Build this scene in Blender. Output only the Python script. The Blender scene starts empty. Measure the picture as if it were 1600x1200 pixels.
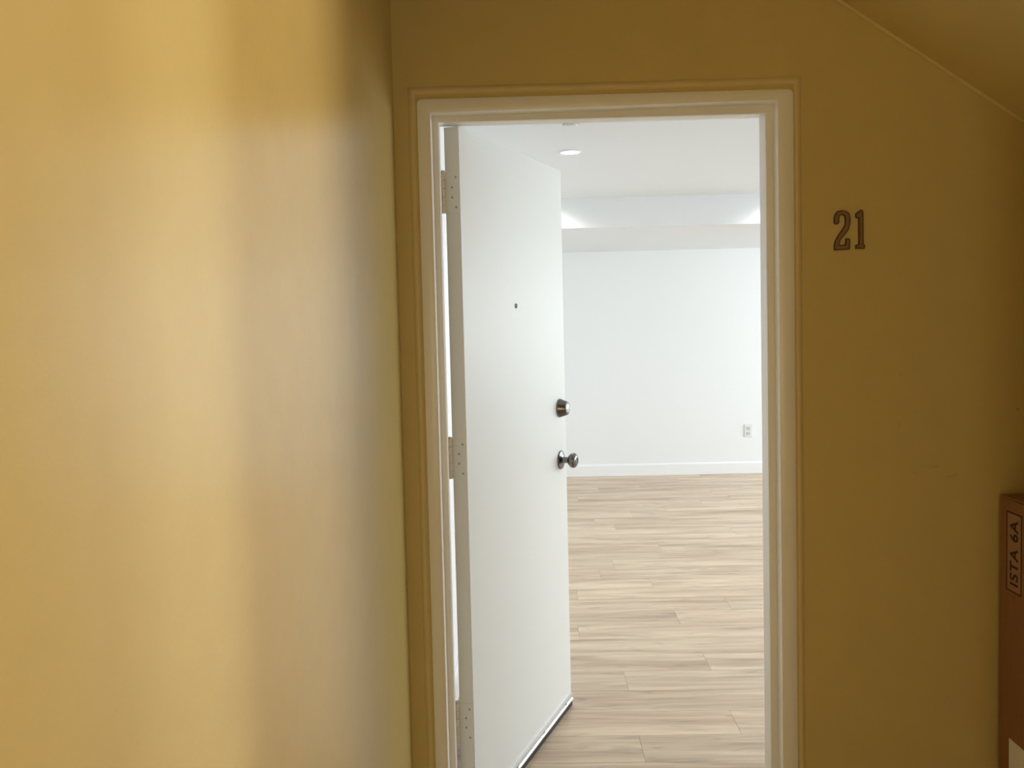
import bpy, bmesh, math, random
from mathutils import Matrix, Vector
random.seed(7)
sc = bpy.context.scene
C = sc.collection
# ------------------------------------------------------------------ camera
cam_d = bpy.data.cameras.new('camera')
cam = bpy.data.objects.new('camera', cam_d); C.objects.link(cam)
R3 = [(0.99959608, 0.01598862, -0.02349546), (0.02269357, 0.04861126, 0.99855994), (-0.01710774, 0.9986898, -0.04822879)]
M = Matrix(((R3[0][0], R3[1][0], -R3[2][0], 0.2223),
            (R3[0][1], R3[1][1], -R3[2][1], -2.25),
            (R3[0][2], R3[1][2], -R3[2][2], 1.4963), (0, 0, 0, 1)))
cam.matrix_world = M
cam_d.sensor_fit = 'HORIZONTAL'; cam_d.sensor_width = 36
cam_d.lens = 1310.25 * 36 / 1600
cam_d.shift_y = -0.02734
cam_d.clip_start = 0.02
sc.camera = cam
# ------------------------------------------------------------------ colour management, world
sc.view_settings.view_transform = 'Standard'; sc.view_settings.look = 'None'
sc.view_settings.exposure = 0.0; sc.view_settings.gamma = 1.0
sc.view_settings.use_curve_mapping = False
w = bpy.data.worlds.new('world'); sc.world = w; w.use_nodes = True
w.node_tree.nodes['Background'].inputs[0].default_value = (0.75, 0.87, 1.0, 1)
w.node_tree.nodes['Background'].inputs[1].default_value = 1.0

LAMP_COL = (1.0, 0.875, 0.68)
DAY = (0.90, 0.96, 1.0)

def area(name, loc, direction, sx, sy, power, col, spread=180):
    l = bpy.data.lights.new(name, 'AREA'); l.shape = 'RECTANGLE'; l.size = sx; l.size_y = sy
    l.energy = power; l.color = col; l.spread = math.radians(spread)
    o = bpy.data.objects.new(name, l); C.objects.link(o); o.location = loc
    o.rotation_euler = Vector(direction).to_track_quat('-Z', 'Y').to_euler()
    return o
# daylight through the room's window, and an added second one for the far wall (outside the glass, beyond the frame)
area('daylight_right', (5.35, 2.1, 1.65), (-1, 0.25, -0.45), 3.2, 1.5, 188, DAY)
area('far_wall_fill', (5.30, 4.1, 1.55), (-1, 0.35, -0.25), 1.5, 1.3, 172, (0.86, 0.94, 1.0))
# added light for the pale stripe on the left wall, through a made-up window
area('hall_stripe_fill', (6.0, -1.405, 1.7), (-1, 0, -0.03), 0.25, 1.0, 11.5, (0.96, 0.96, 1.0), 60)
area('door_wall_fill', (0.45, -4.45, 0.95), (0.02, 1, 0.0), 0.9, 1.1, 18, (1.0, 0.84, 0.50))  # added fill for the doorway wall, through a made-up low window
# hall lamp: unseen pendant bulb, source of the left wall's yellow light
lp = bpy.data.lights.new('hall_bulb', 'POINT'); lp.energy = 62; lp.color = LAMP_COL; lp.shadow_soft_size = 0.028
lo = bpy.data.objects.new('hall_bulb', lp); C.objects.link(lo); lo.location = (1.50, -0.926, 2.40)

# ------------------------------------------------------------------ materials
def new_mat(name):
    m = bpy.data.materials.new(name); m.use_nodes = True
    nt = m.node_tree; b = nt.nodes['Principled BSDF']
    return m, nt, b
def node(nt, t, **k):
    n = nt.nodes.new(t)
    for a, v in k.items(): setattr(n, a, v)
    return n
def plain(name, col, rough=0.5, metal=0.0, bump=0.0, bscale=200, spec=0.5, coat=0.0):
    m, nt, b = new_mat(name)
    b.inputs['Base Color'].default_value = (*col, 1); b.inputs['Roughness'].default_value = rough
    b.inputs['Metallic'].default_value = metal; b.inputs['Specular IOR Level'].default_value = spec
    b.inputs['Coat Weight'].default_value = coat
    if bump:
        tc = node(nt, 'ShaderNodeTexCoord'); nz = node(nt, 'ShaderNodeTexNoise'); bp = node(nt, 'ShaderNodeBump')
        nz.inputs['Scale'].default_value = bscale; nz.inputs['Detail'].default_value = 3
        bp.inputs['Strength'].default_value = bump; bp.inputs['Distance'].default_value = 0.001
        nt.links.new(tc.outputs['Object'], nz.inputs['Vector']); nt.links.new(nz.outputs['Fac'], bp.inputs['Height'])
        nt.links.new(bp.outputs['Normal'], b.inputs['Normal'])
    return m

def wall_paint(name, col, rough, spec, wave, marks=()):
    """Painted plaster: broad trowel waviness, fine orange peel, slight tint variation and a few scuff marks."""
    m, nt, b = new_mat(name)
    b.inputs['Roughness'].default_value = rough; b.inputs['Specular IOR Level'].default_value = spec
    tc = node(nt, 'ShaderNodeTexCoord'); L = nt.links
    big = node(nt, 'ShaderNodeTexNoise'); big.inputs['Scale'].default_value = 2.2; big.inputs['Detail'].default_value = 2
    fine = node(nt, 'ShaderNodeTexNoise'); fine.inputs['Scale'].default_value = 90; fine.inputs['Detail'].default_value = 3
    mid = node(nt, 'ShaderNodeTexNoise'); mid.inputs['Scale'].default_value = 14; mid.inputs['Detail'].default_value = 2
    for n in (big, fine, mid): L.new(tc.outputs['Object'], n.inputs['Vector'])
    b1 = node(nt, 'ShaderNodeBump'); b1.inputs['Distance'].default_value = 0.02; b1.inputs['Strength'].default_value = wave
    b2 = node(nt, 'ShaderNodeBump'); b2.inputs['Distance'].default_value = 0.0006; b2.inputs['Strength'].default_value = 0.35
    b3 = node(nt, 'ShaderNodeBump'); b3.inputs['Distance'].default_value = 0.003; b3.inputs['Strength'].default_value = wave * 0.6
    L.new(big.outputs['Fac'], b1.inputs['Height']); L.new(mid.outputs['Fac'], b3.inputs['Height']); L.new(fine.outputs['Fac'], b2.inputs['Height'])
    L.new(b1.outputs['Normal'], b3.inputs['Normal']); L.new(b3.outputs['Normal'], b2.inputs['Normal']); L.new(b2.outputs['Normal'], b.inputs['Normal'])
    mix = node(nt, 'ShaderNodeMix', data_type='RGBA')
    mix.inputs[6].default_value = (*[c * 0.96 for c in col], 1); mix.inputs[7].default_value = (*[min(1, c * 1.04) for c in col], 1)
    L.new(mid.outputs['Fac'], mix.inputs[0])
    out = mix.outputs[2]
    if marks:
        geo = node(nt, 'ShaderNodeNewGeometry')
        wob = node(nt, 'ShaderNodeTexNoise'); wob.inputs['Scale'].default_value = 60
        L.new(geo.outputs['Position'], wob.inputs['Vector'])
        sub = node(nt, 'ShaderNodeVectorMath', operation='MULTIPLY_ADD')
        sub.inputs[1].default_value = (0.012, 0.012, 0.012); L.new(wob.outputs['Color'], sub.inputs[0]); L.new(geo.outputs['Position'], sub.inputs[2])
        acc = None
        for (x, y, z, rx, rz, rot, amt) in marks:
            s = node(nt, 'ShaderNodeVectorMath', operation='SUBTRACT'); s.inputs[1].default_value = (x + .006, y + .006, z + .006); L.new(sub.outputs[0], s.inputs[0])
            vr = node(nt, 'ShaderNodeVectorRotate', rotation_type='AXIS_ANGLE'); vr.inputs['Axis'].default_value = (0, 1, 0) ; vr.inputs['Angle'].default_value = rot
            L.new(s.outputs[0], vr.inputs['Vector'])
            sc_ = node(nt, 'ShaderNodeVectorMath', operation='DIVIDE'); sc_.inputs[1].default_value = (rx, rx, rz); L.new(vr.outputs[0], sc_.inputs[0])
            ln = node(nt, 'ShaderNodeVectorMath', operation='LENGTH'); L.new(sc_.outputs[0], ln.inputs[0])
            mr = node(nt, 'ShaderNodeMapRange'); mr.inputs[1].default_value = 0.5; mr.inputs[2].default_value = 1.1; mr.inputs[3].default_value = amt; mr.inputs[4].default_value = 0
            L.new(ln.outputs['Value'], mr.inputs[0])
            if acc is None: acc = mr.outputs[0]
            else:
                a = node(nt, 'ShaderNodeMath', operation='MAXIMUM'); L.new(acc, a.inputs[0]); L.new(mr.outputs[0], a.inputs[1]); acc = a.outputs[0]
        mx = node(nt, 'ShaderNodeMix', data_type='RGBA'); mx.inputs[7].default_value = (0.18, 0.12, 0.05, 1)
        L.new(acc, mx.inputs[0]); L.new(out, mx.inputs[6]); out = mx.outputs[2]
    L.new(out, b.inputs['Base Color'])
    return m

YEL = (0.605, 0.47, 0.185)
m_left = wall_paint('yellow_satin_paint', YEL, 0.25, 0.6, 0.05)
m_yel = wall_paint('yellow_wall_paint', YEL, 0.55, 0.35, 0.06, marks=(
    (1.2951, 0, 1.0655, .028, .0022, 0.0, .12), (1.3113, 0, 1.065, .014, .004, 0.0, .22), (1.3573, 0, 1.0399, .019, .004, 0.25, .22),
    (1.2551, 0, 1.0506, .012, .004, 0.0, .10), (1.5298, 0, 1.2155, .006, .004, 0.0, .5), (1.2213, 0, 1.3166, .006, .005, 0.0, .15),
    (1.2143, 0, 1.1793, .004, .012, 0.0, .12)))
m_ridge = wall_paint('overpainted_filler', (0.66, 0.53, 0.26), 0.45, 0.4, 0.1)
m_stair = wall_paint('yellow_stair_underside_paint', YEL, 0.6, 0.3, 0.08)
m_white = plain('white_wall_paint', (0.86, 0.87, 0.875), 0.6, bump=0.2, bscale=150)
m_ceil = plain('white_ceiling_paint', (0.82, 0.84, 0.86), 0.8, bump=0.2, bscale=120)
m_trim = plain('cream_gloss_trim_paint', (0.86, 0.83, 0.76), 0.32, bump=0.25, bscale=60)
m_leaf = plain('white_door_paint', (0.80, 0.81, 0.79), 0.42, bump=0.2, bscale=90)
m_base = plain('white_baseboard_paint', (0.88, 0.88, 0.89), 0.35)
m_nickel = plain('satin_nickel', (0.20, 0.195, 0.185), 0.26, metal=1.0)
m_alu = plain('aluminium', (0.72, 0.73, 0.74), 0.3, metal=0.85)
m_rubber = plain('dark_rubber', (0.03, 0.03, 0.032), 0.6)
m_dark = plain('dark_lens', (0.015, 0.015, 0.015), 0.15)
m_bronze = plain('dark_aged_bronze', (0.12, 0.065, 0.03), 0.4, metal=0.55, bump=0.5, bscale=400)
m_bronze2 = plain('paler_bronze_face', (0.32, 0.20, 0.11), 0.35, metal=0.6, bump=0.5, bscale=300)
m_screw = plain('dull_screw', (0.42, 0.38, 0.32), 0.45, metal=0.3)
m_plate = plain('white_plastic', (0.80, 0.80, 0.80), 0.3)
m_plate2 = plain('off_white_receptacle', (0.66, 0.66, 0.66), 0.35)
m_ink = plain('dark_printing_ink', (0.035, 0.012, 0.012), 0.6)
m_panel = plain('lighter_printed_kraft', (0.36, 0.215, 0.135), 0.8)
m_paper = plain('white_label_paper', (0.80, 0.78, 0.75), 0.6)
m_tape = plain('dark_packing_tape', (0.10, 0.05, 0.03), 0.25)
m_hallfloor = plain('brown_hall_floor', (0.62, 0.50, 0.34), 0.7, bump=0.4, bscale=80)

def kraft():
    m, nt, b = new_mat('brown_cardboard'); L = nt.links
    tc = node(nt, 'ShaderNodeTexCoord'); mp = node(nt, 'ShaderNodeMapping'); mp.inputs['Scale'].default_value = (1, 1, 0.05)
    wv = node(nt, 'ShaderNodeTexNoise'); wv.inputs['Scale'].default_value = 120; wv.inputs['Detail'].default_value = 4
    L.new(tc.outputs['Object'], mp.inputs[0]); L.new(mp.outputs[0], wv.inputs['Vector'])
    mx = node(nt, 'ShaderNodeMix', data_type='RGBA'); mx.inputs[6].default_value = (0.25, 0.115, 0.045, 1); mx.inputs[7].default_value = (0.33, 0.16, 0.07, 1)
    L.new(wv.outputs['Fac'], mx.inputs[0]); L.new(mx.outputs[2], b.inputs['Base Color'])
    bp = node(nt, 'ShaderNodeBump'); bp.inputs['Strength'].default_value = 0.3; bp.inputs['Distance'].default_value = 0.0006
    L.new(wv.outputs['Fac'], bp.inputs['Height']); L.new(bp.outputs['Normal'], b.inputs['Normal'])
    b.inputs['Roughness'].default_value = 0.8
    return m
m_box = kraft()

def plank_mat():
    m, nt, b = new_mat('light_oak_plank'); L = nt.links
    tc = node(nt, 'ShaderNodeTexCoord'); oi = node(nt, 'ShaderNodeObjectInfo')
    off = node(nt, 'ShaderNodeMath', operation='MULTIPLY'); off.inputs[1].default_value = 57.0; L.new(oi.outputs['Random'], off.inputs[0])
    cx = node(nt, 'ShaderNodeCombineXYZ'); L.new(off.outputs[0], cx.inputs[0]); L.new(off.outputs[0], cx.inputs[2])
    add = node(nt, 'ShaderNodeVectorMath', operation='ADD'); L.new(tc.outputs['Object'], add.inputs[0]); L.new(cx.outputs[0], add.inputs[1])
    def nz(scale, mapping, detail, dist=0.0):
        mp = node(nt, 'ShaderNodeMapping'); mp.inputs['Scale'].default_value = mapping; L.new(add.outputs[0], mp.inputs[0])
        n = node(nt, 'ShaderNodeTexNoise'); n.inputs['Scale'].default_value = scale; n.inputs['Detail'].default_value = detail
        n.inputs['Distortion'].default_value = dist; L.new(mp.outputs[0], n.inputs['Vector']); return n
    broad = nz(1.0, (1.3, 15, 1), 3, 0.6)
    fine = nz(1.0, (5, 85, 1), 4, 0.3)
    knots = nz(1.0, (4.5, 20, 1), 2, 1.2)
    cr = node(nt, 'ShaderNodeValToRGB'); e = cr.color_ramp.elements
    e[0].position = 0.28; e[0].color = (0.46, 0.34, 0.24, 1); e[1].position = 0.64; e[1].color = (0.71, 0.575, 0.43, 1)
    e.new(0.45).color = (0.60, 0.46, 0.335, 1)
    L.new(broad.outputs['Fac'], cr.inputs[0])
    r2 = node(nt, 'ShaderNodeMapRange'); r2.inputs[1].default_value = 0.35; r2.inputs[2].default_value = 0.65; r2.inputs[3].default_value = 0.92; r2.inputs[4].default_value = 1.07
    L.new(fine.outputs['Fac'], r2.inputs[0])
    r3 = node(nt, 'ShaderNodeMapRange'); r3.inputs[1].default_value = 0.30; r3.inputs[2].default_value = 0.40; r3.inputs[3].default_value = 0.82; r3.inputs[4].default_value = 1.0
    L.new(knots.outputs['Fac'], r3.inputs[0])
    pr = node(nt, 'ShaderNodeMapRange'); pr.inputs[3].default_value = 0.93; pr.inputs[4].default_value = 1.06; L.new(oi.outputs['Random'], pr.inputs[0])
    a = node(nt, 'ShaderNodeMath', operation='MULTIPLY'); L.new(r2.outputs[0], a.inputs[0]); L.new(r3.outputs[0], a.inputs[1])
    c = node(nt, 'ShaderNodeMath', operation='MULTIPLY'); L.new(a.outputs[0], c.inputs[0]); L.new(pr.outputs[0], c.inputs[1])
    vm = node(nt, 'ShaderNodeVectorMath', operation='SCALE'); L.new(cr.outputs[0], vm.inputs[0]); L.new(c.outputs[0], vm.inputs['Scale'])
    L.new(vm.outputs[0], b.inputs['Base Color'])
    b.inputs['Roughness'].default_value = 0.5; b.inputs['Specular IOR Level'].default_value = 0.35
    bp = node(nt, 'ShaderNodeBump'); bp.inputs['Strength'].default_value = 0.25; bp.inputs['Distance'].default_value = 0.0008
    L.new(fine.outputs['Fac'], bp.inputs['Height']); L.new(bp.outputs['Normal'], b.inputs['Normal'])
    return m
m_plank = plank_mat()
def emis(name, col, s):
    m, nt, b = new_mat(name); b.inputs['Emission Color'].default_value = (*col, 1); b.inputs['Emission Strength'].default_value = s
    b.inputs['Base Color'].default_value = (0.8, 0.8, 0.8, 1); return m
m_lens = emis('lit_downlight_lens', (1, 0.99, 0.96), 6)
m_globe = emis('lit_opal_globe', LAMP_COL, 4)
def glass(tint=(0.97, 0.985, 0.98, 1)):
    m, nt, b = new_mat('window_glass'); nt.nodes.remove(b)
    tr = node(nt, 'ShaderNodeBsdfTransparent'); gl = node(nt, 'ShaderNodeBsdfGlossy'); gl.inputs['Roughness'].default_value = 0.0
    tr.inputs[0].default_value = tint
    fr = node(nt, 'ShaderNodeFresnel'); fr.inputs[0].default_value = 1.45; mx = node(nt, 'ShaderNodeMixShader')
    nt.links.new(fr.outputs[0], mx.inputs[0]); nt.links.new(tr.outputs[0], mx.inputs[1]); nt.links.new(gl.outputs[0], mx.inputs[2])
    nt.links.new(mx.outputs[0], nt.nodes['Material Output'].inputs[0]); return m
m_glass = glass(); m_tint = glass((0.66, 0.67, 0.70, 1))

from mathutils.geometry import tessellate_polygon
def cap(bm, verts, pts):
    for tri in tessellate_polygon([[Vector((a, b, 0)) for a, b in pts]]):
        try: bm.faces.new([verts[k] for k in tri])
        except ValueError: pass
# ------------------------------------------------------------------ mesh helpers
def bx(bm, x0, x1, y0, y1, z0, z1, bev=0.0):
    vs = bmesh.ops.create_cube(bm, size=1.0)['verts']
    for v in vs:
        v.co = Vector((x0 + (v.co.x + .5) * (x1 - x0), y0 + (v.co.y + .5) * (y1 - y0), z0 + (v.co.z + .5) * (z1 - z0)))
    if bev:
        es = {e for v in vs for e in v.link_edges}
        bmesh.ops.bevel(bm, geom=list(es), offset=bev, segments=2, affect='EDGES', profile=0.5)
    return vs
def lathe(bm, prof, axis='z', seg=32, at=(0, 0, 0)):
    rings = []
    A = Vector(at)
    for r, h in prof:
        ring = []
        for k in range(seg):
            t = 2 * math.pi * k / seg; a, b_ = r * math.cos(t), r * math.sin(t)
            p = {'z': (a, b_, h), 'y': (a, h, -b_), 'x': (h, a, b_)}[axis]
            ring.append(bm.verts.new(A + Vector(p)))
        rings.append(ring)
    for i in range(len(rings) - 1):
        for k in range(seg):
            bm.faces.new((rings[i][k], rings[i][(k + 1) % seg], rings[i + 1][(k + 1) % seg], rings[i + 1][k]))
    bm.faces.new(rings[0][::-1]); bm.faces.new(rings[-1])
def prism(bm, pts, f0, f1):
    """closed outline pts, extruded between functions f0 / f1 mapping (a,b) to 3D"""
    n = len(pts); A = [bm.verts.new(f0(*p)) for p in pts]; B = [bm.verts.new(f1(*p)) for p in pts]
    bm.faces.new(A); bm.faces.new(B[::-1])
    for i in range(n): bm.faces.new((A[i], B[i], B[(i + 1) % n], A[(i + 1) % n]))
def obj(name, bm, mat, parent=None, smooth=False, loc=None):
    bmesh.ops.recalc_face_normals(bm, faces=bm.faces[:])
    me = bpy.data.meshes.new(name); bm.to_mesh(me); bm.free()
    if smooth:
        for p in me.polygons: p.use_smooth = True
        try: me.set_sharp_from_angle(angle=math.radians(35))
        except Exception: pass
    me.materials.append(mat)
    o = bpy.data.objects.new(name, me); C.objects.link(o)
    if parent: o.parent = parent
    if loc: o.location = loc
    return o
def boxobj(name, dims, mat, parent=None, bev=0.0, **k):
    bm = bmesh.new(); bx(bm, *dims, bev=bev); return obj(name, bm, mat, parent, **k)
def structure(o, label=None, cat=None):
    o['kind'] = 'structure'
    if label: o['label'] = label
    if cat: o['category'] = cat
    return o
def thing(name, label, cat, loc=(0, 0, 0), rotz=0.0, group=None):
    o = bpy.data.objects.new(name, None); C.objects.link(o); o.location = loc; o.rotation_euler = (0, 0, rotz)
    o['label'] = label; o['category'] = cat
    if group: o['group'] = group
    return o

# ------------------------------------------------------------------ dimensions
XL = -0.1158                      # hall left wall face
XO0, XO1, ZO = -0.0526, 0.9391, 2.0738    # casing outer
XI0, XI1, ZI = -0.0176, 0.8975, 2.0425    # casing inner
W, H = 0.8835, 2.0302
YT = 0.145                        # wall thickness
XR = 1.95                         # hall right wall
HC = 2.62                         # hall ceiling
RX0, RX1, RY1 = -0.088, 4.95, 5.4094
ZC, ZS, YS = 2.249, 2.055, 3.2523
BACK = -4.2

# ------------------------------------------------------------------ hall structure
bm = bmesh.new(); bx(bm, XL - .12, XL, BACK, 0.0, 0, HC)
structure(obj('wall_left', bm, m_left), 'glossy yellow painted hall wall filling the left of the view', 'wall')

bm = bmesh.new()
cut0, cut1, cutz = XO0 + .012, XO1 - .012, ZO - .012
bx(bm, XL - .12, cut0, 0, .07, 0, HC); bx(bm, cut1, XR + .12, 0, .07, 0, HC); bx(bm, cut0, cut1, 0, .07, cutz, HC)
structure(obj('wall_front', bm, m_yel), 'dark yellow hall wall around the doorway with the number on it', 'wall')
bm = bmesh.new()
bx(bm, RX0, cut0, .07, YT, 0, HC); bx(bm, cut1, RX1, .07, YT, 0, HC); bx(bm, cut0, cut1, .07, YT, cutz, HC)
structure(obj('wall_inner', bm, m_white), 'white back of the doorway wall inside the room', 'wall')

bm = bmesh.new()
SY0, SY1, SZ0, SZ1 = -2.45, -1.325, .35, 2.35       # added side window of the hall, sized for the light stripe
bx(bm, XR, XR + .12, BACK, SY0, 0, HC); bx(bm, XR, XR + .12, SY1, 0, 0, HC); bx(bm, XR, XR + .12, SY0, SY1, 0, SZ0); bx(bm, XR, XR + .12, SY0, SY1, SZ1, HC)
structure(obj('wall_right', bm, m_yel), 'yellow side wall of the hall, right of the box', 'wall')
bm = bmesh.new()
for (a_, b_, c_, d_) in ((XL - .12, .0, 0, HC), (.9, XR + .12, 0, HC), (.0, .9, 0, .40), (.0, .9, 1.60, HC)): bx(bm, a_, b_, BACK - .12, BACK, c_, d_)
structure(obj('wall_back', bm, m_yel), 'yellow wall at the far end of the hall', 'wall')
bm = bmesh.new(); bx(bm, 1.30, XR, -.90, -.82, 0, HC, 0)  # added unseen blocker, cuts the lamp light before the doorway wall
structure(obj('wall_light_block', bm, m_yel), 'short unseen yellow partition, added to keep lamp light off the doorway wall', 'wall')
bm = bmesh.new(); bx(bm, XL - .12, XR + .12, BACK - .12, 0, HC, HC + .1)
structure(obj('ceiling_hall', bm, plain('brown_ceiling_paint', (0.26, 0.19, 0.09), 0.7)), 'flat brown hall ceiling', 'ceiling')
bm = bmesh.new(); bx(bm, XL - .12, XR + .12, BACK - .12, 0.03, -.1, 0)
structure(obj('floor_hall', bm, m_hallfloor), 'brown hall floor outside the doorway', 'floor')

# sloping stair underside (upper right), with its slightly rounded plaster edge against the wall
def slopez(x): return 2.3005 - 0.6785 * (x - 1.0595)
bm = bmesh.new()
prism(bm, [(0.62, slopez(.62)), (XR, slopez(XR)), (XR, HC), (0.62, HC)], lambda a, b: (a, -.82, b), lambda a, b: (a, 0, b))
structure(obj('ceiling_slope', bm, m_stair), 'sloping yellow underside of a stair above the doorway wall', 'ceiling')
bm = bmesh.new(); n = 60; rings = []
ang = math.atan(-0.6785)
for i in range(n + 1):
    x = .60 + (XR - .60) * i / n; jz = random.uniform(-.0012, .0012)
    ring = []
    for (dn, dy) in ((0.004, 0), (-0.006 , 0), (-0.0065, -.003), (-.003, -.0065), (0.004, -.008)):
        ring.append(bm.verts.new((x + dn * math.sin(-ang), dy + (-.0005), slopez(x) + dn * math.cos(ang) + jz)))
    rings.append(ring)
for i in range(n):
    for k in range(5): bm.faces.new((rings[i][k], rings[i][(k + 1) % 5], rings[i + 1][(k + 1) % 5], rings[i + 1][k]))
bm.faces.new(rings[0][::-1]); bm.faces.new(rings[-1])
structure(obj('trim_1', bm, m_stair, smooth=True), 'thin raised plaster bead where the sloping ceiling meets the wall', 'trim')

# ------------------------------------------------------------------ room structure
bm = bmesh.new()
Z = 2.3
def wall_x(bm, x0, x1, y0, y1, wy0, wy1, wz0, wz1):      # a side wall with one window hole
    bx(bm, x0, x1, y0, wy0, 0, Z); bx(bm, x0, x1, wy1, y1, 0, Z)
    bx(bm, x0, x1, wy0, wy1, 0, wz0); bx(bm, x0, x1, wy0, wy1, wz1, Z)
wall_x(bm, RX1, RX1 + .12, YT, RY1, .55, 3.15, 0.35, 2.02)

bm.free(); bm = bmesh.new()
x0, x1 = RX1, RX1 + .12
for (a_, b_, c_, d_) in ((YT, .55, 0, Z), (3.15, 3.65, 0, Z), (5.15, RY1, 0, Z), (.55, 3.15, 0, .35), (.55, 3.15, 2.02, Z), (3.65, 5.15, 0, .35), (3.65, 5.15, 2.02, Z)): bx(bm, x0, x1, a_, b_, c_, d_)
structure(obj('wall_east', bm, m_white), 'white side wall of the room with a wide window', 'wall')
bm = bmesh.new(); bx(bm, RX0 - .12, RX0, YT, RY1, 0, Z)
structure(obj('wall_west', bm, m_white), 'white side wall of the room behind the open door', 'wall')
bm = bmesh.new(); bx(bm, RX0 - .12, RX1 + .12, RY1, RY1 + .12, 0, Z)
structure(obj('wall_far', bm, m_white), 'bright white far wall of the empty room', 'wall')
bm = bmesh.new(); bx(bm, RX0 - .12, RX1 + .12, YT - .01, RY1 + .12, ZC, ZC + .1)
structure(obj('ceiling', bm, m_ceil), 'smooth white ceiling of the room', 'ceiling')
bm = bmesh.new(); bx(bm, RX0, RX1, YS, RY1, ZS, ZC, 0)
structure(obj('ceiling_soffit', bm, m_ceil), 'dropped white soffit running along the far wall', 'ceiling')

def window(name, x, dirx, y0, y1, z0, z1, n, label):
    r = bpy.data.objects.new(name, None); C.objects.link(r); r.location = (x, (y0 + y1) / 2, z0); structure(r, label, 'window')
    w2 = (y1 - y0) / 2; h = z1 - z0; bm = bmesh.new(); t = .045
    bx(bm, -.03, .03, -w2, w2, 0, t); bx(bm, -.03, .03, -w2, w2, h - t, h)
    for k in range(n + 1):
        yy = -w2 + (2 * w2 - t) * k / n; bx(bm, -.03, .03, yy, yy + t, t, h - t)
    obj('window_frame', bm, m_base, r)
    for k in range(n):
        a = -w2 + t + (2 * w2 - t) * k / n; b_ = a + (2 * w2 - t) / n - t
        boxobj('pane', (-.003, .003, a, b_, t, h - t), m_glass, r)
    boxobj('window_sill', (-.11 * dirx - .05 * dirx, -.03 * dirx, -w2 - .03, w2 + .03, -.02, .0), m_base, r)
window('window_1', RX1 + .06, 1, .55, 3.15, .35, 2.02, 3, 'wide white framed window in the side wall, out of view')
r2 = bpy.data.objects.new('added_window_2', None); C.objects.link(r2); r2.location = (XR + .06, 0, SZ0); structure(r2, 'unseen hall window, added with a clear strip and a tinted pane to shape light on the left wall', 'window')
bm = bmesh.new(); t = .03; hh = SZ1 - SZ0
for a_, b_ in ((SY0 - .03, SY0), (SY1, SY1 + .03), (-1.495, -1.485)): bx(bm, -.02, .02, a_, b_, 0, hh)
bx(bm, -.02, .02, SY0, SY1, 0, .03); bx(bm, -.02, .02, SY0, SY1, hh - .03, hh)
obj('window_frame', bm, m_base, r2)
boxobj('pane', (-.003, .003, -1.485, SY1, .03, hh - .03), m_glass, r2)
boxobj('added_dimming_pane', (-.003, .003, SY0, -1.495, .03, hh - .03), m_tint, r2)  # tint added to dim the daylight beside the bright stripe

window('added_window_3', RX1 + .06, 1, 3.65, 5.15, .35, 2.02, 2, 'second white framed window, unseen, added to brighten the far wall')  # made-up opening for extra light on the far wall
r4 = bpy.data.objects.new('added_window_4', None); C.objects.link(r4); r4.location = (.45, BACK - .06, .40); structure(r4, 'low unseen window, added behind the viewer to brighten the doorway wall', 'window')  # made-up opening for the fill light from behind
bm = bmesh.new(); bx(bm, -.45, .45, -.03, .03, 0, .045); bx(bm, -.45, .45, -.03, .03, 1.155, 1.2); bx(bm, -.45, -.405, -.03, .03, .045, 1.155); bx(bm, .405, .45, -.03, .03, .045, 1.155)
obj('window_frame', bm, m_base, r4); boxobj('pane', (-.405, .405, -.003, .003, .045, 1.155), m_glass, r4)
# baseboards, profiled: flat board with eased top
def baseboard(name, p0, p1, nrm, label):
    bm = bmesh.new(); prof = [(0, 0.002), (.014, 0.002), (.014, .098), (.010, .106), (.006, .111), (0, .111)]
    d = Vector((p1[0] - p0[0], p1[1] - p0[1], 0))
    prism(bm, prof, lambda a, b: Vector((p0[0] + nrm[0] * a, p0[1] + nrm[1] * a, b)), lambda a, b: Vector((p0[0] + nrm[0] * a, p0[1] + nrm[1] * a, b)) + d)
    structure(obj(name, bm, m_base), label, 'baseboard')
baseboard('baseboard_far', (RX0, RY1), (RX1, RY1), (0, -1), 'white baseboard along the far wall of the room')
baseboard('baseboard_west', (RX0, YT + .012), (RX0, RY1 - .014), (1, 0), 'white baseboard along the side wall behind the door')
baseboard('baseboard_east', (RX1, YT), (RX1, RY1 - .014), (-1, 0), 'white baseboard under the wide window')
baseboard('baseboard_inner', (1.0, YT), (RX1 - .014, YT), (0, 1), 'white baseboard on the inside of the doorway wall')

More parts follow.
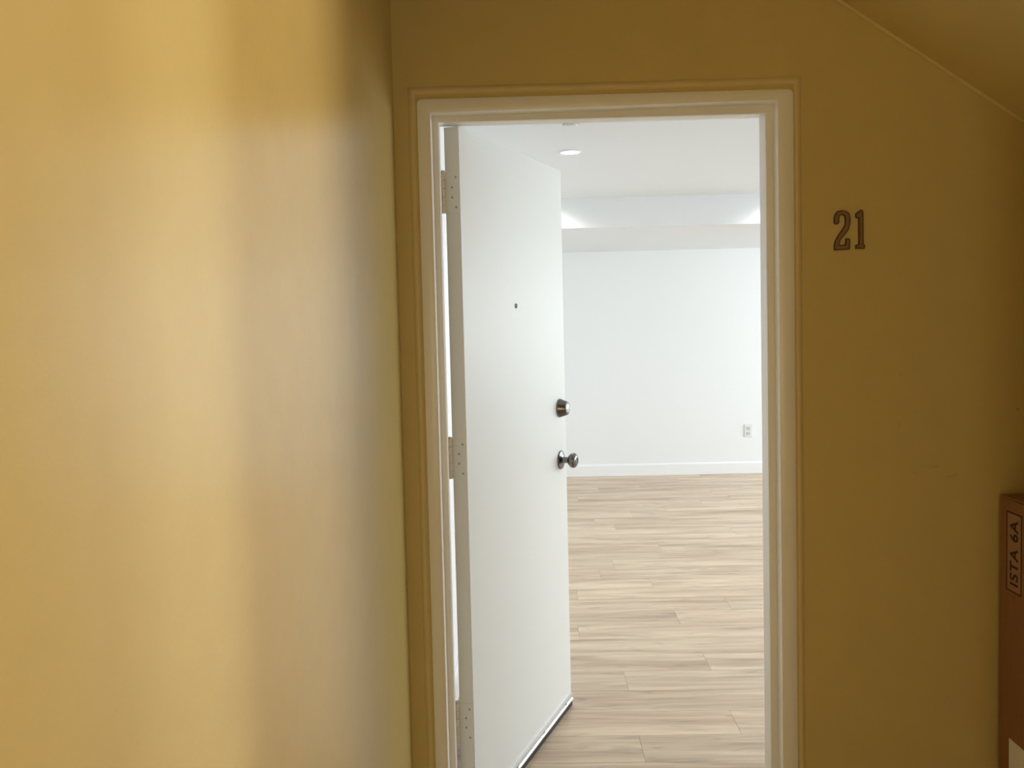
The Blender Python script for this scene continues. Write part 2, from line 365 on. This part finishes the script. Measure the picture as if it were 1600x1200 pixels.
# floor with single planks
fl = structure(boxobj('floor', (RX0, RX1, 0.03, RY1, -.1, -.004), plain('dark_underlay', (0.10, 0.07, 0.05), 0.9)), 'light oak plank floor of the room', 'floor')
joints = {24: 1.8311, 23: 1.5628, 22: 1.2564, 21: 0.9793, 20: 0.6863, 18: 1.5957, 15: 1.0108, 14: 0.714, 13: 0.6168, 10: 1.2238, 9: 0.9328, 29: 1.7792}
PW, PL = 0.177, 1.22
row_y0 = 1.81 - PW / 2 - 9 * PW
meshes = {}
def plank_mesh(L_, Wd):
    key = (round(L_, 3), round(Wd, 3))
    if key not in meshes:
        bm = bmesh.new(); g = .0003
        z = 0.0; x0, x1, y0, y1 = -L_ / 2 + g, L_ / 2 - g, -Wd / 2 + g, Wd / 2 - g; c = .0006
        lo_ = [bm.verts.new(p) for p in ((x0, y0, -.006), (x1, y0, -.006), (x1, y1, -.006), (x0, y1, -.006))]
        mi = [bm.verts.new(p) for p in ((x0, y0, -c), (x1, y0, -c), (x1, y1, -c), (x0, y1, -c))]
        to = [bm.verts.new(p) for p in ((x0 + c, y0 + c, 0), (x1 - c, y0 + c, 0), (x1 - c, y1 - c, 0), (x0 + c, y1 - c, 0))]
        bm.faces.new(to)
        for a, b_ in ((lo_, mi), (mi, to)):
            for k in range(4): bm.faces.new((a[k], a[(k + 1) % 4], b_[(k + 1) % 4], b_[k]))
        bm.faces.new(lo_[::-1]); bmesh.ops.recalc_face_normals(bm, faces=bm.faces[:])
        me = bpy.data.meshes.new('plank'); bm.to_mesh(me); bm.free(); me.materials.append(m_plank); meshes[key] = me
    return meshes[key]
off = 0.3
for r in range(-1, 31):
    ya = row_y0 + r * PW; yb = ya + PW
    ya = max(ya, 0.05); yb = min(yb, RY1 - .002)
    if yb - ya < .02: continue
    off = (off + 0.37 + random.uniform(-.08, .08)) % PL
    j = joints.get(r, off); x = j
    while x > RX0: x -= PL
    while x < RX1:
        a, b_ = max(x, RX0 + .002), min(x + PL, RX1 - .002)
        if b_ - a > .02:
            o = bpy.data.objects.new('plank', plank_mesh(b_ - a, yb - ya)); C.objects.link(o); o.parent = fl
            o.location = ((a + b_) / 2, (ya + yb) / 2, 0)
        x += PL

# ------------------------------------------------------------------ door frame
df = structure(bpy.data.objects.new('trim_2', None), 'cream painted door frame around the open doorway', 'door frame'); C.objects.link(df)
def frame_sweep(bm, prof, wob=0.0, H=H, W=W):
    """sweep an (outward, y) profile around the opening: up the left, over the head, down the right.
       outward is measured from the clear opening x=0 / x=W / z=H."""
    def ring(x, z, dx, dz):
        return [bm.verts.new((x + dx * o_, y, z + dz * o_)) for o_, y in prof]
    path = []
    n_ = 26
    for i in range(n_): path.append((0, H * i / n_, -1, 0))
    k = 1
    path.append((0, H, -1, 1))
    for i in range(1, 12): path.append((W * i / 12, H, 0, 1))
    path.append((W, H, 1, 1))
    for i in range(n_ - 1, -1, -1): path.append((W, H * i / n_, 1, 0))
    rings = []
    for (x, z, dx, dz) in path:
        jx = random.uniform(-wob, wob)
        rg = []
        for o_, y in prof:
            oo = o_ + (jx if o_ > prof[0][0] + 1e-6 else 0)
            zz = z + dz * oo
            if dz and not dx: pass
            rg.append(bm.verts.new((x + dx * oo, y, zz)))
        rings.append(rg)
    m_ = len(prof)
    for i in range(len(rings) - 1):
        for q in range(m_): bm.faces.new((rings[i][q], rings[i][(q + 1) % m_], rings[i + 1][(q + 1) % m_], rings[i + 1][q]))
    bm.faces.new(rings[0][::-1]); bm.faces.new(rings[-1])
# flat casing face (proud of the wall by 6 mm) with eased arrises
a0, a1 = .0165, .0540
def arc(cx_, cz_, r, t0, t1, n_=6): return [(cx_ + r * math.cos(t0 + (t1 - t0) * k / n_), cz_ + r * math.sin(t0 + (t1 - t0) * k / n_)) for k in range(n_ + 1)]
def casing():
    bm = bmesh.new()
    cr = .013
    outer = [(XO0, .001)] + arc(XO0 + cr, ZO - cr, cr, math.pi, math.pi / 2) + arc(XO1 - cr, ZO - cr, cr, math.pi / 2, 0) + [(XO1, .001)]
    ri = .002
    ZR, ZL = ZI + .003, ZI - .006
    inner = [(XI1, .001)] + arc(XI1 - ri, ZR - ri, ri, 0, math.pi / 2) + arc(XI0 + ri, ZL - ri, ri, math.pi / 2, math.pi) + [(XI0, .001)]
    pts = outer + inner
    def mk(y, ins):
        vs = []
        for i, (x, z) in enumerate(pts):
            if i < len(outer):     # shrink inwards
                cx_ = (XO0 + XO1) / 2; x2 = x + (ins if x < cx_ else -ins); z2 = z - ins if z > .5 else z
            else:
                cx_ = (XO0 + XO1) / 2; x2 = x - (ins if x < cx_ else -ins); z2 = z + ins if z > .5 else z
            vs.append(bm.verts.new((x2, y, z2)))
        return vs
    no = len(outer); ni = len(inner)
    layers = [mk(.040, 0), mk(-.003, 0), mk(-.0052, .0006), mk(-.006, .0022)]
    for A, B in zip(layers, layers[1:]):
        for i in range(len(pts)): bm.faces.new((A[i], A[(i + 1) % len(pts)], B[(i + 1) % len(pts)], B[i]))
    # front face as three quads strips
    for T in (layers[-1], layers[0]):
        O_, I_ = T[:no], T[no:][::-1]
        for i in range(no - 1): bm.faces.new((O_[i], O_[i + 1], I_[i + 1], I_[i]))
    return bm
obj('casing', casing(), m_trim, df, smooth=True)
# door stop and jamb lining behind it
bm = bmesh.new()
frame_sweep(bm, [(.002, .0385), (0, .041), (0, .062), (.012, .0625), (.012, YT - .001), (.040, YT - .001), (.040, .0385)], H=2.0215, W=.8785)
obj('door_stop', bm, m_trim, df)
# inside casing on the room side
bm = bmesh.new()
frame_sweep(bm, [(.014, YT - .001), (.014, YT + .008), (.070, YT + .010), (.070, YT - .001)])
obj('inner_casing', bm, m_base, df)
# rounded, uneven ridge of wall-coloured filler around the casing
bm = bmesh.new()
frame_sweep(bm, [(.0400, .0008), (.0560, .0003), (.0580, -.0010), (.0605, -.0042), (.0640, -.0055), (.0685, -.0050), (.0735, -.0028), (.0775, .0006)], wob=.0011)
obj('filler_ridge', bm, m_ridge, df, smooth=True)
boxobj('threshold', (0, W, -.005, .10, 0.0, .012), m_alu, df, bev=.003)

# ------------------------------------------------------------------ the door
DA = math.radians(67.73); LW = 0.8417; LT = 0.046
dr = bpy.data.objects.new('door_1', None); C.objects.link(dr); dr.location = (.046, .125, 0); dr.rotation_euler = (0, 0, DA)
structure(dr, 'plain white painted entrance door standing open into the room', 'door')
# local frame: +x along the leaf, exterior face at y=0 (normal -y), thickness to +y
boxobj('door_leaf', (0, LW, 0, LT, .018, 2.0300), m_leaf, dr, bev=.0015)
# sweep: aluminium carrier and rubber
bm = bmesh.new()
prism(bm, [(0.0, .020), (-.007, .020), (-.008, .026), (-.0045, .031), (-.0045, .038), (-.008, .041), (-.007, .047), (0, .049)],
      lambda a, b: (.004, a, b), lambda a, b: (LW - .002, a, b))
sw = obj('door_sweep', bm, m_alu, dr)
for xx in (.08, .30, .54, .77):
    bm = bmesh.new(); lathe(bm, [(.004, 0), (.004, -.002), (.002, -.003)], 'y', 12, (xx, -.0045, .0345)); obj('screw', bm, m_screw, sw, smooth=True)
bm = bmesh.new(); bx(bm, .004, LW - .002, -.005, .012, .001, .0215)
obj('rubber_strip', bm, m_rubber, sw)
# hinges
for zc_ in (1.847, 1.0896, .316):
    h0 = bmesh.new(); bx(h0, -.0016, .0008, .0015, LT + .002, zc_ - .058, zc_ + .058, .0005)
    hg = obj('hinge', h0, m_leaf, dr)
    bm = bmesh.new()
    for k in range(5):
        za = zc_ - .058 + k * .0232; lathe(bm, [(.0068, za + .0004), (.0072, za + .0012), (.0072, za + .0220), (.0068, za + .0228)], 'z', 16, (-.0055, LT + .004, 0))
    lathe(bm, [(.005, zc_ + .058), (.007, zc_ + .060), (.004, zc_ + .063)], 'z', 16, (-.0055, LT + .004, 0))
    obj('knuckle', bm, m_trim, hg, smooth=True)
    for dz, dy in ((.042, .012), (.014, .024), (-.014, .024), (-.042, .012)):
        bm = bmesh.new(); lathe(bm, [(.0036, -.0015), (.0034, -.0021), (.001, -.0019)], 'x', 12, (0, dy, zc_ + dz)); obj('screw', bm, m_screw, hg, smooth=True)
    # frame-side leaf of the hinge
    boxobj('hinge_leaf', (-.0126, -.0100, .100, YT + .004, zc_ - .058, zc_ + .058), m_trim, df)
# peephole
bm = bmesh.new(); lathe(bm, [(.0078, 0), (.0076, -.0022), (.006, -.003), (.0052, -.0016)], 'y', 24, (.3848, 0, 1.5271))
ph = obj('peephole', bm, m_nickel, dr, smooth=True)
bm = bmesh.new(); lathe(bm, [(.0053, -.0010), (.0045, -.0022), (.002, -.0030)], 'y', 20, (.3848, 0, 1.5271)); obj('lens', bm, m_dark, ph, smooth=True)
# deadbolt
bm = bmesh.new(); lathe(bm, [(.0345, 0), (.0350, -.003), (.0340, -.006), (.0250, -.030), (.0235, -.0325), (.0180, -.0330), (.0170, -.0315)], 'y', 40, (.776, 0, 1.150))
db = obj('deadbolt', bm, m_nickel, dr, smooth=True)
bm = bmesh.new(); lathe(bm, [(.0168, -.030), (.0165, -.034), (.015, -.0348)], 'y', 32, (.776, 0, 1.150)); cyl = obj('lock_cylinder', bm, m_alu, db, smooth=True)
# knob
bm = bmesh.new(); lathe(bm, [(.0345, 0), (.0350, -.0025), (.0335, -.0055), (.0270, -.0080), (.0180, -.0100), (.0145, -.0120)], 'y', 40, (.778, 0, .957))
kn = obj('door_knob', bm, m_nickel, dr, smooth=True)
bm = bmesh.new(); lathe(bm, [(.0125, -.010), (.0115, -.018), (.0112, -.028), (.0135, -.034)], 'y', 32, (.778, 0, .957)); obj('neck', bm, m_nickel, kn, smooth=True)
bm = bmesh.new(); lathe(bm, [(.0130, -.032), (.0200, -.0350), (.0258, -.0410), (.0278, -.0480), (.0268, -.0555), (.0225, -.0610), (.0165, -.0638), (.0120, -.0645), (.0110, -.0630), (.004, -.0630)], 'y', 40, (.778, 0, .957))
obj('knob', bm, m_nickel, kn, smooth=True)
# inside hardware
bm = bmesh.new(); lathe(bm, [(.033, LT), (.030, LT + .008), (.012, LT + .010), (.012, LT + .030), (.026, LT + .040), (.026, LT + .055), (.012, LT + .062)], 'y', 32, (.778, 0, .957))
obj('inner_knob', bm, m_nickel, dr, smooth=True)
bm = bmesh.new(); lathe(bm, [(.031, LT), (.029, LT + .008), (.010, LT + .010)], 'y', 32, (.776, 0, 1.150)); bx(bm, .771, .781, LT + .008, LT + .026, 1.134, 1.166, .002)
obj('thumb_turn', bm, m_nickel, dr)

# ------------------------------------------------------------------ house number
TWO = [(1.0438, 1.6483), (1.0851, 1.6498), (1.0861, 1.6777), (1.0743, 1.6797), (1.0734, 1.667), (1.0717, 1.6629), (1.0574, 1.6627), (1.0613, 1.6758), (1.0718, 1.689), (1.082, 1.7023), (1.0863, 1.7173), (1.0872, 1.7308), (1.0847, 1.7443), (1.0771, 1.7512), (1.0654, 1.7541), (1.0536, 1.7518), (1.046, 1.7436), (1.0434, 1.7319), (1.0433, 1.7218), (1.0467, 1.7175), (1.0517, 1.7165), (1.0568, 1.7198), (1.0577, 1.7282), (1.0577, 1.7349), (1.0603, 1.7399), (1.0653, 1.7414), (1.0712, 1.7379), (1.0728, 1.7295), (1.0728, 1.7193), (1.0702, 1.711), (1.0634, 1.701), (1.055, 1.6894), (1.0473, 1.6761), (1.0434, 1.6627)]
ONE = [(1.1003, 1.6512), (1.1239, 1.6506), (1.1257, 1.6607), (1.1215, 1.6633), (1.1209, 1.7468), (1.1184, 1.7535), (1.1133, 1.7537), (1.1074, 1.7488), (1.1007, 1.7439), (1.0998, 1.7355), (1.104, 1.7312), (1.1082, 1.7319), (1.108, 1.6636), (1.1004, 1.6613)]
def inset(pts, d):
    n_ = len(pts); out = []
    area_ = sum(pts[i][0] * pts[(i + 1) % n_][1] - pts[(i + 1) % n_][0] * pts[i][1] for i in range(n_))
    s = 1 if area_ > 0 else -1
    for i in range(n_):
        p0, p1, p2 = Vector(pts[i - 1]), Vector(pts[i]), Vector(pts[(i + 1) % n_])
        n1 = Vector((-(p1 - p0).y, (p1 - p0).x)).normalized() * s; n2 = Vector((-(p2 - p1).y, (p2 - p1).x)).normalized() * s
        b_ = (n1 + n2); b_ = b_ / max(b_.length, 1e-6); k = d / max(.55, b_.dot(n1)); out.append(tuple(p1 + b_ * k))
    return out
def digit(name, pts, label):
    cx_ = sum(p[0] for p in pts) / len(pts); z0 = min(p[1] for p in pts)
    P = [(x - cx_, z - z0) for x, z in pts]
    t = thing(name, label, 'house number', (cx_, 0, z0), group=None)
    # dark body with a raised bevelled rim, paler sunk face inside it
    bm = bmesh.new(); Ls = []
    for d, y in ((0, 0.0), (0, -.0045), (.0008, -.0062), (.0020, -.0062), (.0026, -.0045)):
        Q = inset(P, d) if d else P
        Ls.append([bm.verts.new((x, y, z)) for x, z in Q])
    for A, B in zip(Ls, Ls[1:]):
        for i in range(len(P)): bm.faces.new((A[i], A[(i + 1) % len(P)], B[(i + 1) % len(P)], B[i]))
    cap(bm, Ls[0], P); cap(bm, Ls[-1], inset(P, .0026))
    obj('rim', bm, m_bronze, t)
    bm = bmesh.new(); Q = inset(P, .0027)
    A = [bm.verts.new((x, -.0040, z)) for x, z in Q]; B = [bm.verts.new((x, -.0049, z)) for x, z in Q]
    cap(bm, A, Q); cap(bm, B, Q)
    for i in range(len(Q)): bm.faces.new((A[i], A[(i + 1) % len(Q)], B[(i + 1) % len(Q)], B[i]))
    obj('face', bm, m_bronze2, t)
digit('house_number', TWO, 'dark bronze numeral 2 fixed on the yellow wall right of the doorway')
digit('house_number', ONE, 'dark bronze numeral 1, right-hand figure of the pair on the yellow wall')

# ------------------------------------------------------------------ ceiling downlights
def downlight(x, y, label, power):
    t = thing('ceiling_light', label, 'ceiling light', (x, y, ZC), group='round downlights in the room ceiling')
    bm = bmesh.new(); lathe(bm, [(.056, 0), (.056, -.002), (.052, -.005), (.046, -.006), (.041, -.0025), (.041, -.0005)], 'z', 40); obj('trim_ring', bm, m_ceil, t, smooth=True)
    bm = bmesh.new(); lathe(bm, [(.0405, -.0005), (.0400, -.0035), (.030, -.0050), (.010, -.0056)], 'z', 32); obj('lens', bm, m_lens, t, smooth=True)
    l = bpy.data.lights.new('downlight_beam', 'SPOT'); l.energy = power; l.spot_size = math.radians(156); l.spot_blend = 0.7
    l.shadow_soft_size = .04; l.color = (1, .99, .97)
    o = bpy.data.objects.new('downlight_beam', l); C.objects.link(o); o.parent = t; o.location = (0, 0, -.05)
downlight(.447, 1.688, 'lit round white downlight in the room ceiling, nearest the door top', 14)
downlight(.395, 3.10, 'lit round downlight hidden behind the open door, beside the soffit', 5)
downlight(1.86, 3.10, 'lit round downlight beside the soffit, hidden by the right door jamb', 4.5)
downlight(1.98, 1.688, 'lit round downlight right of the doorway, hidden by the jamb', 14)
# small sprinkler-like fitting whose edge peeps below the door head
t = thing('ceiling_fitting', 'small white ceiling fitting just visible under the door head', 'ceiling fitting', (.417, 1.075, ZC))
bm = bmesh.new(); lathe(bm, [(.030, 0), (.031, -.006), (.029, -.016), (.024, -.021), (.006, -.022)], 'z', 36); obj('cover', bm, m_plate, t, smooth=True)
bm = bmesh.new()
for k in range(14):
    a = 2 * math.pi * k / 14; vs = bx(bm, -.0035, .0035, .0275, .0312, -.014, -.009)
    for v in vs: v.co = Matrix.Rotation(a, 4, 'Z') @ v.co
obj('vent_slots', bm, m_screw, t)

# ------------------------------------------------------------------ outlet on the far wall
t = thing('wall_outlet', 'white electrical outlet low on the white far wall', 'outlet', (2.236, RY1, .396))
boxobj('cover_plate', (-.037, .037, -.006, 0, -.060, .060), m_plate, t, bev=.002)
for s in (-1, 1):
    r_ = boxobj('receptacle', (-.018, .018, -.0085, -.005, s * .024 - .016, s * .024 + .016), m_plate2, t, bev=.001)
    bm = bmesh.new(); bx(bm, -.008, -.006, -.009, -.008, s * .024 - .004, s * .024 + .006); bx(bm, .006, .008, -.009, -.008, s * .024 - .004, s * .024 + .006)
    lathe(bm, [(.0022, -.008), (.0022, -.009)], 'y', 10, (0, 0, s * .024 - .009)); obj('slots', bm, m_dark, r_)
bm = bmesh.new(); lathe(bm, [(.003, -.006), (.0028, -.0075), (.001, -.008)], 'y', 12); obj('screw', bm, m_screw, t, smooth=True)

# ------------------------------------------------------------------ cardboard box at the right edge
BX, BH = 1.476, .986
t = thing('cardboard_box', 'tall brown cardboard box standing against the dark yellow wall', 'box', (BX, -.014, 0))
bw, bd = .40, .46
bm = bmesh.new(); bx(bm, 0, bw, -bd, 0, 0, BH, .004); obj('box_body', bm, m_box, t)
bm = bmesh.new()      # two top flaps, the nearer one lifting a little, meeting in the middle
prism(bm, [(0, BH), (bw / 2 - .002, BH + .004), (bw / 2 - .002, BH + .008), (0, BH + .004)], lambda a, b: (a, -bd, b + .010), lambda a, b: (a, -.004, b)); obj('flap', bm, m_box, t)
bm = bmesh.new()
prism(bm, [(bw / 2 + .002, BH + .004), (bw, BH), (bw, BH + .004), (bw / 2 + .002, BH + .008)], lambda a, b: (a, -bd, b), lambda a, b: (a, -.004, b)); obj('flap', bm, m_box, t)
boxobj('packing_tape', (bw / 2 - .03, bw / 2 + .03, -bd + .004, -.008, BH + .0085, BH + .0135), m_tape, t)
# printed panel on the left side: outline, paler ground and the text
y_a, y_b, z_a, z_b = -.0335, -.1010, .7451, .9547     # local y (world y + .014)
pn = boxobj('printed_panel', (-.0006, .0001, y_b, y_a, z_a, z_b), m_panel, t)
bm = bmesh.new(); q = .0035
for d in ((y_b, y_a, z_a, z_a + q), (y_b, y_a, z_b - q, z_b), (y_b, y_b + q, z_a, z_b), (y_a - q, y_a, z_a, z_b)): bx(bm, -.0011, -.0004, d[0], d[1], d[2], d[3])
obj('printed_border', bm, m_ink, pn)
cu = bpy.data.curves.new('lettering', 'FONT'); cu.body = 'ISTA 6A'; cu.size = .044; cu.extrude = .0003; cu.offset = .0009; cu.align_x = 'CENTER'; cu.align_y = 'CENTER'; cu.space_character = 1.12
tx = bpy.data.objects.new('lettering', cu); C.objects.link(tx)
dg = bpy.context.evaluated_depsgraph_get(); me = bpy.data.meshes.new_from_object(tx.evaluated_get(dg)); bpy.data.objects.remove(tx)
me.materials.clear(); me.materials.append(m_ink)
xs = [v.co.x for v in me.vertices]; ys = [v.co.y for v in me.vertices]
sx_ = .172 / (max(xs) - min(xs)); sy_ = .036 / (max(ys) - min(ys)); mx_, my_ = (max(xs) + min(xs)) / 2, (max(ys) + min(ys)) / 2
for v in me.vertices:      # reads upward; letters' tops towards +y (away)
    a, b_, c_ = (v.co.x - mx_) * sx_, (v.co.y - my_) * sy_, v.co.z
    v.co = Vector((-.0009 - c_, (y_a + y_b) / 2 + b_, (z_a + z_b) / 2 + a))
lt = bpy.data.objects.new('lettering', me); C.objects.link(lt); lt.parent = pn
boxobj('paper_label', (-.0008, .0001, -.21, -.049, .19, .350), m_paper, t)

# ------------------------------------------------------------------ hall pendant (above the frame)
t = thing('pendant_lamp', 'small pendant bulb hanging from the hall ceiling beside the partition, out of view', 'lamp', (1.50, -0.926, HC))
bm = bmesh.new(); lathe(bm, [(.04, 0), (.038, -.012), (.004, -.02), (.004, -.13), (.013, -.14), (.014, -.175), (.010, -.182)], 'z', 28); obj('flex_and_holder', bm, m_nickel, t, smooth=True)
